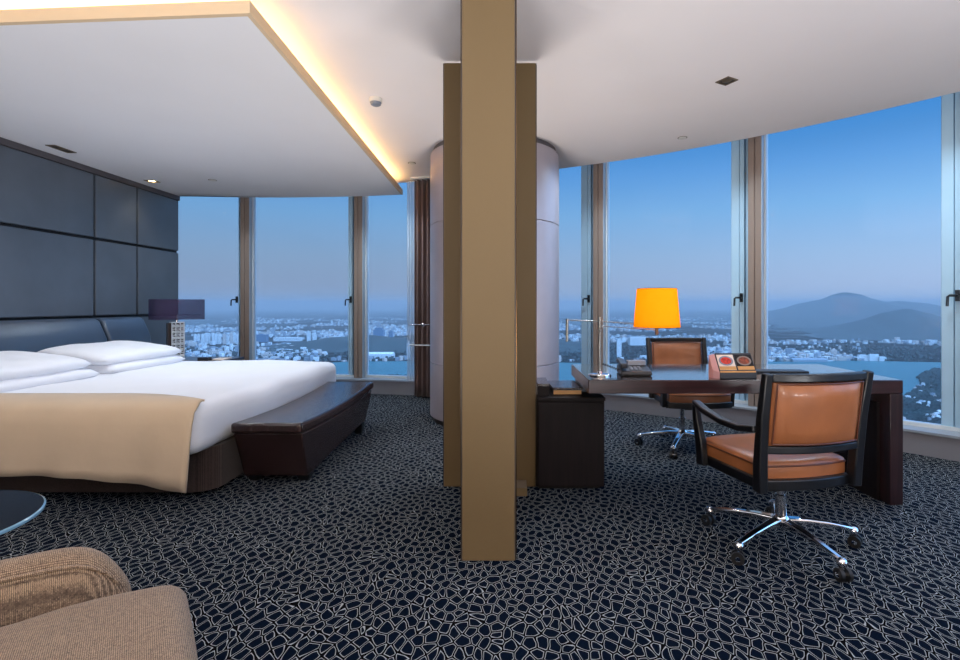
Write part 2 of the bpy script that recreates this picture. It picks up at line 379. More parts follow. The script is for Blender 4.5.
# ceiling fittings -----------------------------------------------------
def dome(x, y, z, r=.05):
    t = thing('smoke_detector', 'round cream smoke detector on the ceiling beside the glowing cove', 'smoke detector', (x, y, z))
    part('mounting_base', G().lathe([(r, -.0), (r, -.028), (r*.96, -.032)], n=28), M['white_plastic'], t, smooth=True)
    part('sensor_head', G().lathe([(r*.9, -.033), (r*.8, -.05), (r*.45, -.06), (r*.1, -.062)], n=28), M['grey_plastic'], t, smooth=True)
dome(-1.05, 4.05, HC)
def sprinkler(x, y, z, label):
    t = thing('sprinkler_cover', label, 'sprinkler', (x, y, z+.001))
    part('cover_plate', G().lathe([(.038, 0), (.038, -.004), (.034, -.008)], n=24), M['white_plastic'], t, smooth=True)
    part('trim_ring', G().lathe([(.046, 0), (.046, -.003), (.0385, -.003), (.0385, -.0001)], n=24, caps=False), M['fixture'], t, smooth=True)
sprinkler(-3.5, 6.04, HS, 'small round sprinkler cover in the soffit over the bed near the window')
sprinkler(-1.11, 5.89, HC, 'small round sprinkler cover in the ceiling beside the top of the column')
sprinkler(1.71, 5.0, HC, 'small round sprinkler cover in the ceiling above the study window')
def downlight(x, y, z, sx, sy, label, lit, rz=0, group=None):
    t = thing('recessed_downlight', label, 'downlight', (x, y, z), rz, group)
    g = G().box(-sx, sx, -sy, -sy+.012, -.006, 0).box(-sx, sx, sy-.012, sy, -.006, 0).box(-sx, -sx+.012, -sy+.012, sy-.012, -.006, 0).box(sx-.012, sx, -sy+.012, sy-.012, -.006, 0)
    part('frame', g, M['fixture'], t)
    g = G().lathe([(min(sx, sy)*.62, -.001), (min(sx, sy)*.5, -.004)], n=20)
    part('lens', g, M['bulb'] if lit else M['fixture'], t, smooth=True)
    part('backing', G().box(-sx+.012, sx-.012, -sy+.012, sy-.012, -.001, 0), M['dark_edge'] if not lit else M['fixture'], t)
downlight(-4.25, 6.09, HS, .06, .06, 'small lit warm downlight in the soffit close to the leather wall', True)
downlight(-4.23, 4.83, HS, .045, .12, 'unlit oblong twin downlight in the soffit above the pillows', False)
downlight(1.6, 3.73, HC, .055, .055, 'unlit square bronze downlight in the ceiling above the desk', False, rz=.5)

# ------------------------------------------------------------------ room divider of fabric panels
t = thing('fabric_room_divider', 'gold linen covered room divider of staggered full-height panels in mid room', 'room divider', (-.1, 2.9, 0))
def fpanel(x0, x1, y0, y1, mat, zt):
    p = part('fabric_panel', G().box(x0, x1, y0, y1, .003, zt), mat, t, bevel=.003, seg=1, world=True)
    e = part('panel_edge', G().box(x0-.006, x0-.0005, y0+.006, y1, .003, zt).box(x1+.0005, x1+.006, y0+.006, y1, .003, zt), M['dark_edge'], p, world=True)
    part('bronze_edge_strip', G().box(x0-.009, x0-.0062, y0+.03, y0+.05, .003, zt).box(x1+.0062, x1+.009, y0+.03, y0+.05, .003, zt), M['brass'], p, world=True)
fpanel(-.216, .032, 2.385, 2.47, M['gold_fabric'], HC-.004)
fpanel(-.422, .182, 3.36, 3.44, M['gold_fabric_b'], 2.795)
part('core_panel', G().box(-.16, -.03, 2.48, 3.35, .012, HC-.004), M['dark_edge'], t, world=True)
part('foot_block', G().box(-.02, .12, 3.2, 3.355, .0, .05), M['gold_fabric'], t, world=True)

# ------------------------------------------------------------------ round column
cx, cy, cr = -.142, 5.5, .69
t = thing('round_column', 'large round column clad in silvery mauve panels behind the room divider', 'column', (cx, cy, 0))
part('base_ring', G().lathe([(cr-.03, 0), (cr-.03, .05)], cx, cy, 64), M['dark_edge'], t, smooth=True, world=True)
for z0, z1 in ((.05, .60), (.605, 2.03), (2.035, 2.78)):
    part('cladding_drum', G().lathe([(cr-.004, z0), (cr, z0+.004), (cr, z1-.004), (cr-.004, z1)], cx, cy, 72), M['column'], t, smooth=True, world=True)
part('top_ring', G().lathe([(cr-.035, 2.78), (cr-.035, HC-.001)], cx, cy, 64), M['crown'], t, smooth=True, world=True)

# ------------------------------------------------------------------ curtain beside the column
def curtain(name, label, mat, a_from, a_to, r, amp, folds, z0, z1, gather=0., thick=.004):
    t = thing(name, label, 'curtain', (*circ(r, radians((a_from+a_to)/2)), z0))
    g = G(); n = folds*10; rows = 14; rings = []
    for j in range(rows+1):
        z = z0+(z1-z0)*j/rows; rr = []
        for k in range(n+1):
            u = k/n; sq = 1-gather*exp(-((z-1.0)/.35)**2)
            a = a_from+(a_to-a_from)*(.5+(u-.5)*sq) if gather else a_from+(a_to-a_from)*u
            rad = r+amp*sin(u*folds*2*pi)*(1+.15*sin(5*u+z*2))
            p = circ(rad, radians(a)); rr.append((p[0], p[1], z))
        rings.append(rr)
    g.rings(rings, closed=False)
    o = part('drape', g, mat, t, smooth='all', world=True, solid=thick)
    return t
ct = curtain('brown_curtain', 'gathered brown curtain hanging beside the round column', M['curtain'], 13.5, 16.8, 8.53, .03, 7, .02, HC-.03, .0)
g = G().arc(C, 8.46, 8.60, radians(13.3), radians(17), HC-.03, HC-.001, 8)
part('curtain_track', g, M['alu_white'], ct, world=True)
curtain('sheer_curtain', 'narrow white sheer curtain edge beside the brown curtain', M['sheer'], 12.5, 13.2, 8.63, .015, 3, .21, HC-.01, thick=0)
hb = thing('curtain_holdback', 'chrome curtain holdback arm around the brown curtain', 'holdback', (-1.13, 6.43, .95))
hb.location = (*circ(8.66, radians(13.2)), .95)
def arcpts(r, a0_, a1_, z, n=8): return [(*circ(r, radians(a0_+(a1_-a0_)*k/n)), z) for k in range(n+1)]
part('arm', G().tube([(*circ(8.66, radians(13.2)), .95)]+arcpts(8.43, 13.3, 15.2, .95), .009, 8), M['chrome'], hb, smooth=True, world=True)
part('knob', G().ball((*circ(8.43, radians(14.6)), .95), .028), M['chrome'], hb, smooth='all', world=True)
part('cord', G().tube([(*circ(8.66, radians(13.2)), .70)]+arcpts(8.44, 13.3, 15.2, .69), .008, 8), M['alu_white'], hb, smooth=True, world=True)

# ------------------------------------------------------------------ bed
def soft_box(x0, x1, y0, y1, z0, z1, r, cuts=5, amp=.01, freq=3., seed=0, puff=0.):
    bm = bmesh.new(); bmesh.ops.create_cube(bm, size=1)
    for v in bm.verts: v.co = Vector(((x0+x1)/2+v.co.x*(x1-x0), (y0+y1)/2+v.co.y*(y1-y0), (z0+z1)/2+v.co.z*(z1-z0)))
    bmesh.ops.bevel(bm, geom=list(bm.edges), offset=r, segments=4, profile=.5, affect='EDGES')
    long_ = [e for e in bm.edges if e.calc_length() > r*1.5]
    bmesh.ops.subdivide_edges(bm, edges=long_, cuts=cuts*4, use_grid_fill=True)
    for v in bm.verts:
        n = noise.noise(v.co*freq+Vector((seed, 0, 0)))*amp + noise.noise(v.co*freq*3.1+Vector((seed, 5, 0)))*amp*.4
        cxn = (v.co.x-(x0+x1)/2)/((x1-x0)/2); cyn = (v.co.y-(y0+y1)/2)/((y1-y0)/2)
        v.co.z += n*1.5 + (puff*(1-cxn**2)*(1-cyn**2) if v.co.z > (z0+z1)/2 else -puff*(1-cxn**2)*(1-cyn**2)*.3)
        v.co.x += noise.noise(v.co*freq+Vector((seed, 9, 3)))*amp; v.co.y += noise.noise(v.co*freq+Vector((seed, 2, 7)))*amp
    return bm
bed = thing('king_bed', 'king size bed with a brown ribbed valance base under white bedding', 'bed', (-3.1, 4.25, 0))
bm = bmesh.new()
g = G()
def rrect(x0, x1, y0, y1, r, n=6):
    out = []
    for (ax, ay, s) in ((x1-r, y0+r, -90), (x1-r, y1-r, 0), (x0+r, y1-r, 90), (x0+r, y0+r, 180)):
        for k in range(n+1):
            a = radians(s+90*k/n); out.append((ax+r*cos(a), ay+r*sin(a)))
    return out
part('valance_base', G().prism(rrect(-4.2, -1.85, 3.19, 5.36, .12), .03, .30), M['valance'], bed, smooth=True, world=True)
part('base_plinth', G().prism(rrect(-4.15, -1.92, 3.26, 5.3, .1), 0, .03), M['groove'], bed, smooth=True, world=True)
part('mattress', soft_box(-4.2, -1.93, 3.16, 5.38, .305, .54, .07, 2, .002), M['linen_white'], bed, smooth='all', world=True)
hbz = [(YB+3.9, 3.03), (3.05, 5.405), (5.435, 6.06)]
for k, (ya, yb) in enumerate(hbz):
    g = G()
    prof = [(XW+.004, .25), (XW+.25, .25), (XW+.275, .6), (XW+.24, .85), (XW+.16, 1.03), (XW+.11, 1.062), (XW+.004, 1.062)]
    g.rings([[(x, ya, z) for x, z in prof], [(x, yb, z) for x, z in prof]])
    o = part('headboard_cushion', g, M['headboard'], bed, bevel=.025, seg=4, world=True)
duvet = part('duvet', soft_box(-3.95, -1.83, 2.99, 5.5, .30, .605, .085, 5, .012, 2.2, 3, .012), M['linen_white'], smooth='all')
tag(duvet, 'thick white duvet spread over the king size bed', 'duvet')
# cream throw over the near side
g = G(); rings = []; nx = 60
for k in range(nx+1):
    u = k/nx; x = -4.19+u*(4.19-1.838)
    w = .007*sin(u*23)+.004*sin(u*51+1)
    drop = .205-.008*sin(u*9) - (.085*max(0, (u-.72)/.28)**1.5)
    yt = 3.31-.22*max(0, (u-.72)/.28)**2
    prof = [(yt, .622), (yt*.6+3.03*.4, .626), (yt*.25+3.03*.75, .622), (3.03, .606), (2.985, .57), (2.965, .50), (2.955+w*.5, .40), (2.95+w, .30), (2.945+w*1.5, (drop+.3)/2), (2.94+w*2, drop)]
    rings.append([(x+(.03*(.6-z) if u > .97 else 0)-.15*max(0, (.55-z))*max(0, u-.8)*4*(.6), y, z) for y, z in prof])
g.rings(rings, closed=False)
th = part('bed_throw', g, M['throw'], smooth='all', solid=.012)
tag(th, 'cream throw hanging down over the near side of the white bed', 'bed throw')
# pillows
def pillow_bm(lx, ly, h, seed):
    bm = bmesh.new(); n = 18; m = 26
    for s in (1, -1):
        V = []
        for i in range(n+1):
            row = []
            for j in range(m+1):
                u = -1+2*i/n; v = -1+2*j/m
                e = max(0, (1-abs(u)**3.5))**.45*max(0, (1-abs(v)**5.5))**.45
                pin = 1-.07*(1-abs(v))*(abs(u)**2)*0 - .04*(v*v)*(abs(u)**6)
                z = s*h*.5*e*(1+.16*noise.noise(Vector((u*2+seed, v*3, s)))+.06*noise.noise(Vector((u*6+seed, v*7, s))))
                row.append(bm.verts.new((u*lx/2*(1-.05*(v*v))*pin, v*ly/2*(1-.04*u*u), z)))
            V.append(row)
        for i in range(n):
            for j in range(m): bm.faces.new((V[i][j], V[i+1][j], V[i+1][j+1], V[i][j+1]))
    bmesh.ops.remove_doubles(bm, verts=bm.verts, dist=.001)
    return bm
for nm, (y, z, s, lb) in enumerate([(3.72, .648, 1, 'lower white pillow of the pile nearer the round side table'), (3.68, .748, 2, 'upper white pillow of the pile nearer the round side table'),
                        (4.86, .648, 3, 'lower white pillow of the pile beside the bedside lamp'), (4.84, .748, 4, 'upper white pillow of the pile beside the bedside lamp')]):
    ly = 1.08; lx = .66
    o = part('pillow', pillow_bm(lx, ly, .14, s), M['linen_white'], smooth='all')
    o.location = (-3.74 + (.02 if z > .7 else .05), y, z+.005); o.rotation_euler = (0, radians(7 if z > .7 else 4), radians(random.uniform(-2, 2)))
    tag(o, lb, 'pillow', 'white bed pillows')

# bench ----------------------------------------------------------------
t = thing('bed_end_bench', 'dark brown leather bench with splayed ends at the foot of the bed', 'bench', (-1.57, 4.15, 0))
def bench():
    ys = [3.30, 3.42, 3.6, 3.9, 4.15, 4.4, 4.7, 4.95, 5.08]
    top = lambda y: .405+.03*((y-4.15)/.85)**2
    g = G(); rings = []
    for y in ys:
        z = top(y); rings.append([(-1.80, y, z-.07), (-1.335, y, z-.07), (-1.335, y, z), (-1.80, y, z)])
    g.rings(rings)
    part('seat_cushion', g, M['brownleather'], t, bevel=.02, seg=3, world=True)
    g = G(); rings = []
    for k in range(9):
        u = k/8; yt = 3.33+u*(5.04-3.33); yb = 3.45+u*(4.86-3.45); z = top(yt)-.072
        rings.append([(-1.785, yb, .105-.06*(1-u)), (-1.355, yb, .105-.06*(1-u)), (-1.345, yt, z), (-1.795, yt, z)])
    g.rings(rings); part('seat_body', g, M['brownleather'], t, bevel=.008, world=True)
    for y, s in ((3.47, 1), (4.82, -1)):
        for x0, x1 in ((-1.78, -1.70), (-1.435, -1.355)):
            yc, yd = sorted((y, y+s*.10)); ye, yf = sorted((y+s*.02, y+s*.075)); zt = .045 if s > 0 else .105
            part('leg', G().hexa([(x0+.012, ye, 0), (x1-.012, ye, 0), (x1-.012, yf, 0), (x0+.012, yf, 0)], [(x0, yc, zt), (x1, yc, zt), (x1, yd, zt), (x0, yd, zt)]), M['blackwood'], t, bevel=.003, world=True)
bench()

# nightstand, lamp -----------------------------------------------------
t = thing('nightstand', 'dark wooden nightstand between bed and window', 'nightstand', (-3.8, 5.98, 0))
part('body', G().box(-4.2, -3.42, 5.66, 6.26, .04, .53), M['cabinet'], t, bevel=.005, world=True)
part('top', G().box(-4.22, -3.25, 5.64, 6.28, .53, .565), M['darkbrown'], t, bevel=.004, world=True)
part('plinth', G().box(-4.15, -3.5, 5.7, 6.2, 0, .04), M['groove'], t, world=True)
t = thing('bedside_table_lamp', 'bedside table lamp with box organza shade and white bead lattice base', 'lamp', (-3.85, 5.93, .566), radians(45))
w2 = .065
g = G()
g.box(-w2, w2, -.06, .05, 0, .012).box(-w2, w2, -.06, .05, .425, .437)
for k in (-1, 1): g.box(w2-.010 if k > 0 else -w2, w2 if k > 0 else -w2+.010, -.06, -.045, .012, .425)
for k in range(1, 3): g.box(-w2+2*w2*k/3-.005, -w2+2*w2*k/3+.005, -.06, -.045, .012, .425)
for k in range(1, 6): g.box(-w2, w2, -.06, -.045, .012+.413*k/6-.005, .012+.413*k/6+.005)
part('lattice_frame', g, M['white_lattice'], t, bevel=.001, seg=1)
part('back_box', G().box(-w2-.03, w2, -.012, .05, .0125, .4245), M['darkbrown_z'], t)
for a in range(3):
    for b_ in range(6):
        part('crystal_bead', G().ball((-w2+2*w2*(a+.5)/3, -.037, .012+.413*(b_+.5)/6), .0205, n=12), M['alu_white'], t, smooth='all')
part('neck', G().lathe([(.01, .437), (.01, .52)], n=12), M['chrome'], t, smooth=True)
sw, sd = .245, .17
g = G()
for s in ((-sw, sw, -sd, -sd+.003), (-sw, sw, sd-.003, sd), (-sw, -sw+.003, -sd+.003, sd-.003), (sw-.003, sw, -sd+.003, sd-.003)): g.box(*s, .465, .70)
sh = part('lamp_shade', g, M['organza'], t)
part('shade_spider', G().box(-sw+.004, sw-.004, -.004, .004, .515, .521).box(-.004, .004, -sd+.004, sd-.004, .515, .521), M['steel'], sh)
for nm, lb, x, y, sx, sy, h, mt in (('clock_radio', 'small dark clock radio on the nightstand', -3.45, 5.8, .06, .04, .04, 'black_plastic'),
                              ('notepad', 'pale notepad lying on the nightstand edge by the window', -3.34, 5.95, .07, .1, .012, 'paper')):
    o = part(nm, G().box(-sx, sx, -sy, sy, 0, h), M[mt], bevel=.004); o.location = (x, y, .566); tag(o, lb, nm.replace('_', ' '))

# ------------------------------------------------------------------ desk
t = thing('writing_desk', 'long espresso writing desk with waterfall end panel and glossy top', 'desk', (1.4, 3.45, 0))
dt_ = part('desk_top', G().box(.482, 2.368, 3.055, 3.88, .668, .749), M['darkbrown'], t, bevel=.004, world=True)
part('polished_surface', G().box(.486, 2.364, 3.059, 3.876, .7492, .7505), M['desk_gloss'], dt_, world=True)
ep = part('end_panel', G().box(2.29, 2.368, 3.0555, 3.8795, 0, .6675), M['darkbrown_z'], t, bevel=.003, world=True)
part('inner_panel', G().box(2.27, 2.289, 3.14, 3.82, .0, .6), M['cabinet'], ep, world=True)
part('spacer_block', G().box(.50, .565, 3.5, 3.8, .602, .667), M['steel'], t, world=True)
t = thing('low_cabinet', 'low black-brown cabinet between the divider and the desk', 'cabinet', (.4, 3.65, 0))
part('body', G().box(.19, .626, 3.31, 4.0, .02, .578), M['cabinet'], t, bevel=.003, world=True)
part('top', G().box(.19, .63, 3.295, 4.01, .58, .60), M['cabinet'], t, bevel=.002, world=True)
part('plinth', G().box(.2, .6, 3.34, 3.95, 0, .02), M['groove'], t, world=True)
part('door', G().box(.2, .62, 3.298, 3.3095, .03, .57), M['cabinet'], t, bevel=.002, world=True)
t = thing('leather_box', 'dark leather box on the low cabinet next to the gold divider', 'box', (.23, 3.5, .6))
part('body', G().box(.195, .272, 3.36, 3.66, .6, .66), M['cabinet'], t, bevel=.003, world=True)
part('lid', G().box(.193, .274, 3.358, 3.662, .661, .68), M['brownleather'], t, bevel=.004, world=True)
t = thing('book', 'thick brown book under the black leather folder on the low cabinet', 'book', (.42, 3.55, .6))
part('cover', G().box(.30, .495, 3.40, 3.72, .60, .604).box(.30, .304, 3.40, 3.72, .604, .632).box(.30, .495, 3.40, 3.72, .632, .636), M['brownleather'], t, world=True)
part('pages', G().box(.305, .49, 3.405, 3.715, .6042, .6318), M['gold_strip'], t, world=True)
o = part('leather_folder', G().box(-.105, .10, -.16, .17, 0, .014), M['brownleather'], bevel=.004); o.location = (.392, 3.55, .6365); o.rotation_euler = (0, 0, .06)
tag(o, 'black leather folder lying on the thick book beside the desk', 'folder')
o = part('leather_folder', G().box(-.18, .17, -.05, .06, 0, .012), M['black_plastic'], bevel=.003); o.location = (1.82, 3.42, .7505); o.rotation_euler = (0, 0, -.05)
tag(o, 'thin dark folder lying on the desk top behind the near chair', 'folder')

# desk lamp ------------------------------------------------------------
t = thing('swing_arm_desk_lamp', 'chrome swing-arm desk lamp with a lit amber drum shade', 'lamp', (.585, 3.25, .751))
part('base', G().lathe([(.072, 0), (.072, .007), (.068, .011), (.02, .016), (.012, .03)], n=36), M['chrome'], t, smooth=True)
part('stem', G().tube([(0, 0, .012), (0, 0, .345)], .0065, 12), M['lamp_metal'], t, smooth=True)
part('joint', G().tube([(0, 0, .305), (0, 0, .372)], .010, 12).ball((0, 0, .29), .012), M['lamp_metal'], t, smooth=True)
arm = part('arm', G().tube([(-.205, .02, .352), (0, 0, .345), (.36, -.01, .318)], .0035, 8).tube([(0, 0, .315), (.36, -.01, .29)], .003, 8), M['lamp_metal'], t, smooth=True)
part('counterweight', G().tube([(-.205, .02, .36), (-.207, .02, .215)], .009, 10), M['lamp_metal'], arm, smooth=True)
part('socket', G().tube([(.36, -.01, .26), (.36, -.01, .40)], .011, 12), M['fixture'], t, smooth=True)
g = G(); prof = [(.143, .308), (.140, .34), (.124, .53), (.122, .553)]
g.lathe(prof, .36, -.01, 48, caps=False)
sh = part('lamp_shade', g, M['amber'], t, smooth='all', solid=.002)
for r, z in ((.1435, .308), (.1225, .553)):
    g = G().tube([(.36+r*cos(2*pi*k/48), -.01+r*sin(2*pi*k/48), z) for k in range(49)], .0016, 6)
    part('shade_rim', g, M['brass'], sh, smooth=True)
bulb = part('bulb', G().ball((.36, -.01, .44), .028, 1.3), M['bulb'], t, smooth='all')

# telephone --------------------------------------------------------------
t = thing('telephone', 'charcoal desk telephone beside the chrome lamp', 'telephone', (.81, 3.32, .751), radians(-4))
part('body', G().hexa([(-.09, -.1, .004), (.11, -.1, .004), (.11, .1, .004), (-.09, .1, .004)], [(-.085, -.095, .03), (.105, -.095, .03), (.105, .095, .055), (-.085, .095, .055)]), M['black_plastic'], t, bevel=.006)
part('foot', G().box(-.08, .1, -.09, .09, 0, .0045), M['rubber'], t)
part('handset', G().bar([(-.068, -.10, .062), (-.068, -.06, .068), (-.068, 0, .076), (-.068, .06, .08), (-.068, .10, .076)], .045, [.034, .024, .02, .024, .034], side=(1, 0, 0)), M['black_plastic'], t, bevel=.008, seg=3)
kp = G()
for a in range(3):
    for b_ in range(4): kp.box(-.02+a*.026, -.003+a*.026, -.065+b_*.024, -.051+b_*.024, .036+b_*.003, .0405+b_*.003)
part('keypad', kp, M['grey_plastic'], t)
part('display', G().box(-.025, .095, .045, .09, .05, .082), M['grey_plastic'], t, bevel=.004)
part('cord', G().tube([(-.068, -.07+.06*0, .05)]+[(-.09-.004*k, -.03+.006*k+.005*cos(k*2.2), .03+.008*sin(k*2.2)+.001*k) for k in range(24)], .003, 6), M['black_plastic'], t, smooth=True)

# menu stand -----------------------------------------------------------
t = thing('menu_stand', 'small slanted stand with two food pictures on the desk edge', 'menu stand', (1.40, 3.165, .751), radians(3))
g = G().hexa([(-.115, -.06, 0), (.115, -.06, 0), (.115, .015, 0), (-.115, .015, 0)], [(-.115, -.06, .034), (.115, -.06, .034), (.115, .015, .150), (-.115, .015, .150)])
st = part('stand_box', g, M['black_plastic'], t, bevel=.002)
part('side_panel', G().hexa([(-.145, -.03, 0), (-.1165, -.06, 0), (-.1165, .015, 0), (-.145, .03, 0)], [(-.145, -.03, .05), (-.1165, -.06, .038), (-.1165, .015, .145), (-.145, .03, .135)]), M['pink'], t)
sl = math.atan2(.116, .075)
FM = Matrix.Translation((0, -.06, .034)) @ Matrix.Rotation(sl, 4, 'X')
part('gold_band', G().box(-.112, .112, .004, .014, .0, .002, FM), M['gold_strip'], t)
for k, (x, mt) in enumerate(((-.057, 'red_food'), (.057, 'dark_food'))):
    c = part('picture_card', G().box(x-.052, x+.052, .02, .125, .0005, .0022, FM), M['paper'] if k == 0 else M['cabinet'], t)
    part('caption_strip', G().box(x-.052, x+.052, .021, .045, .0025, .0032, FM), M['gold_strip'], c)
    def ell(rx, ry, z0, z1, ox=0, oy=0):
        g = G(); g.lathe([(1, z0), (1, z1)], 0, 0, 24)
        bmesh.ops.transform(g.bm, matrix=FM @ Matrix.Translation((x+ox, .083+oy, 0)) @ Matrix.Diagonal((rx, ry, 1, 1)), verts=g.bm.verts); return g
    part('plate_image', ell(.045, .033, .0023, .0029), M['grey_plastic'] if k == 0 else M['post'], c)
    part('food_image', ell(.034, .024, .0032, .0040), M[mt], c)

# ------------------------------------------------------------------ office chairs
def office_chair(label, loc, rz, seat_rz):
    t = thing('office_chair', label, 'chair', loc, rz, None)
    S = Matrix.Translation((-.066, 0, 0)) @ Matrix.Rotation(seat_rz, 4, 'Z')
    def P(x, y, z): return S @ Vector((x, y, z))
    def tr(g): bmesh.ops.transform(g.bm, matrix=S, verts=g.bm.verts); return g
    # base
    part('hub', G().lathe([(.035, .085), (.04, .095), (.04, .135), (.028, .15)], n=24), M['chrome'], t, smooth=True)
    part('gas_column', G().lathe([(.027, .15), (.027, .25), (.019, .252), (.019, .36)], n=20), M['chrome'], t, smooth=True)
    for k in range(5):
        a = radians(68+72*k); d = Vector((cos(a), sin(a), 0)); s = Vector((-sin(a), cos(a), 0))
        lg = part('base_leg', G().bar([d*.03+Vector((0, 0, .118)), d*.12+Vector((0, 0, .118)), d*.22+Vector((0, 0, .108)), d*.35+Vector((0, 0, .086))], [.05, .040, .034, .028], [.038, .030, .026, .021], side=s), M['chrome'], t, bevel=.007, seg=3)
        cdir = random.uniform(0, 6.28); ax = Vector((cos(cdir), sin(cdir), 0)); c = d*.356+Vector((0, 0, .029))
        g = G()
        for q in (-1, 1):
            g.tube([c+ax*q*.010, c+ax*q*.026], .029, 18)
        cs = part('caster', g, M['rubber'], lg, smooth=True)
        g = G().tube([c+Vector((0, 0, .0)), c+Vector((0, 0, .068))], .007, 8).tube([c-ax*.029, c+ax*.029], .012, 12).ball(c+Vector((0, 0, .048))-d*.008, .024)
        part('caster_hood', g, M['chrome'], cs, smooth=True)
    part('tilt_mechanism', tr(G().box(-.09, .09, -.12, .10, .335, .372)), M['rubber'], t, bevel=.008)
    part('tilt_lever', tr(G().tube([(.05, -.0, .345), (.17, -.02, .34), (.2, -.03, .338)], [.006, .006, .012], 8)), M['rubber'], t, smooth=True)
    # seat: plan outline
    def outline(hw_b, hw_f, yb, yf, bow_f, bow_b, n=10):
        o = []
        for k in range(n+1):
            u = -1+2*k/n; o.append((hw_b*u, yb-bow_b*(1-u*u)))
        for k in range(n+1):
            u = 1-2*k/n; o.append((hw_f*u, yf+bow_f*(1-abs(u)**2.5)))
        return o
    part('seat_frame', tr(G().prism(outline(.235, .262, -.255, .2, .045, .03), .372, .42)), M['blackwood'], t, bevel=.006, seg=2)
    g = G(); o0 = outline(.222, .25, -.235, .195, .04, .025)
    def scl(o, f): return [(x*f, (y+.01)*f-.01) for x, y in o]
    g.rings([[(x, y, z) for x, y in scl(o0, f)] for f, z in ((.995, .421), (1, .44), (1, .475), (.985, .49), (.93, .499), (.6, .503), (.1, .50))])
    se = part('seat_cushion', tr(g), M['tan'], t, smooth=True, angle=60)
    o1 = scl(o0, 1.004)
    pp = [P(x, y, .476) for x, y in o1]+[P(*o1[0], .476)]
    part('piping', G().tube(pp, .0045, 6), M['tan_dark'], se, smooth=True)
    # back posts
    bf = part('back_frame', tr(G().bar([(-.242, -.262, .373), (-.247, -.268, .5), (-.252, -.29, .7), (-.256, -.325, .905)], [.044, .044, .042, .036], [.05, .048, .04, .034], side=(1, 0, 0))
              .bar([(.242, -.262, .373), (.247, -.268, .5), (.252, -.29, .7), (.256, -.325, .905)], [.044, .044, .042, .036], [.05, .048, .04, .034], side=(1, 0, 0))
              .bar([(x*.235, -.322-.038*(1-x*x), .885) for x in [-1+.2*i for i in range(11)]], .036, .034, side=(0, 0, 1))
              .bar([(x*.232, -.28-.035*(1-x*x), .565) for x in [-1+.2*i for i in range(11)]], .036, .03, side=(0, 0, 1))), M['blackwood'], t, bevel=.006)
    rings = []; edge_b = []
    for face in (1,):
        zs = [.584, .60, .65, .70, .75, .80, .85, .866]
        front = []; back = []
        for z in zs:
            rf = []; rb = []
            yy = lambda z: -.28-(z-.565)*.131
            for i in range(13):
                u = -1+2*i/12; x = u*.226; y0 = yy(z)-.036*(1-u*u)
                th = .018*(max(0, 1-abs(u)**8))**.5*(max(0, 1-abs((z-.725)/.141)**8))**.5+.006
                rf.append((x, y0+th, z)); rb.append((x, y0-th, z))
            rings.append(rf+rb[::-1])
    g = G().rings(rings)
    bk = part('backrest', tr(g), M['tan'], t, smooth=True, angle=60)
    def loop(s):
        pts_ = []
        for (u, z) in [(-1+2*i/12, .592) for i in range(13)]+[(1, .592+.268*i/6) for i in range(1, 7)]+[(1-2*i/12, .86) for i in range(1, 13)]+[(-1, .86-.268*i/6) for i in range(1, 7)]:
            x = u*.216; y0 = -.28-(z-.565)*.131-.036*(1-u*u); pts_.append(P(x, y0+s*.020, z))
        return pts_
    part('piping', G().tube(loop(-1), .004, 6).tube(loop(1), .004, 6), M['tan_dark'], bk, smooth=True)
    # arms
    for q in (-1, 1):
        g = G().bar([(q*.272, -.275, .655), (q*.288, -.18, .640), (q*.298, -.06, .645), (q*.30, .08, .668), (q*.292, .165, .690), (q*.288, .185, .688)], [.036, .036, .04, .042, .04, .034], [.03, .028, .028, .028, .026, .022], side=(1, 0, 0))
        ar = part('armrest', tr(g), M['blackwood'], t, bevel=.006)
        g = G().bar([(q*.290, .175, .680), (q*.288, .165, .60), (q*.282, .145, .50), (q*.280, .13, .375)], [.032, .034, .036, .036], [.034, .042, .055, .06], side=(1, 0, 0))
        part('arm_post', tr(g), M['blackwood'], ar, bevel=.006)
    return t
c1 = office_chair('black framed office chair with tan leather, back turned towards the room', (1.37, 2.56, 0), 0, radians(11))
c2 = copy_tree(c1)
c2.location = (1.47, 4.30, 0); c2.rotation_euler = (0, 0, radians(172))
c2['label'] = 'black framed tan leather office chair behind the desk facing the room'

# ------------------------------------------------------------------ glass side table
t = thing('round_side_table', 'round dark glass side table beside the bed and tweed armchair', 'side table', (-1.9, 1.6, 0))
m, nt, b = new_mat('smoked_glass_top'); setp(b, color=srgb(14, 18, 26), rough=.06, spec=.8); M['smoked'] = m
m, nt, b = new_mat('polished_glass_edge'); setp(b, color=srgb(120, 160, 185), rough=.1, spec=.8); M['gl_edge'] = m
part('glass_top', G().lathe([(.329, .488), (.329, .5)], n=72), M['smoked'], t, smooth=True)
part('edge_band', G().lathe([(.3292, .487), (.335, .49), (.335, .498), (.3292, .501)], n=72, caps=False), M['gl_edge'], t, smooth=True)
part('pole', G().lathe([(.03, .02), (.025, .04), (.025, .487)], n=24), M['chrome'], t, smooth=True)
part('foot', G().lathe([(.2, 0), (.2, .012), (.05, .02)], n=40), M['chrome'], t, smooth=True)

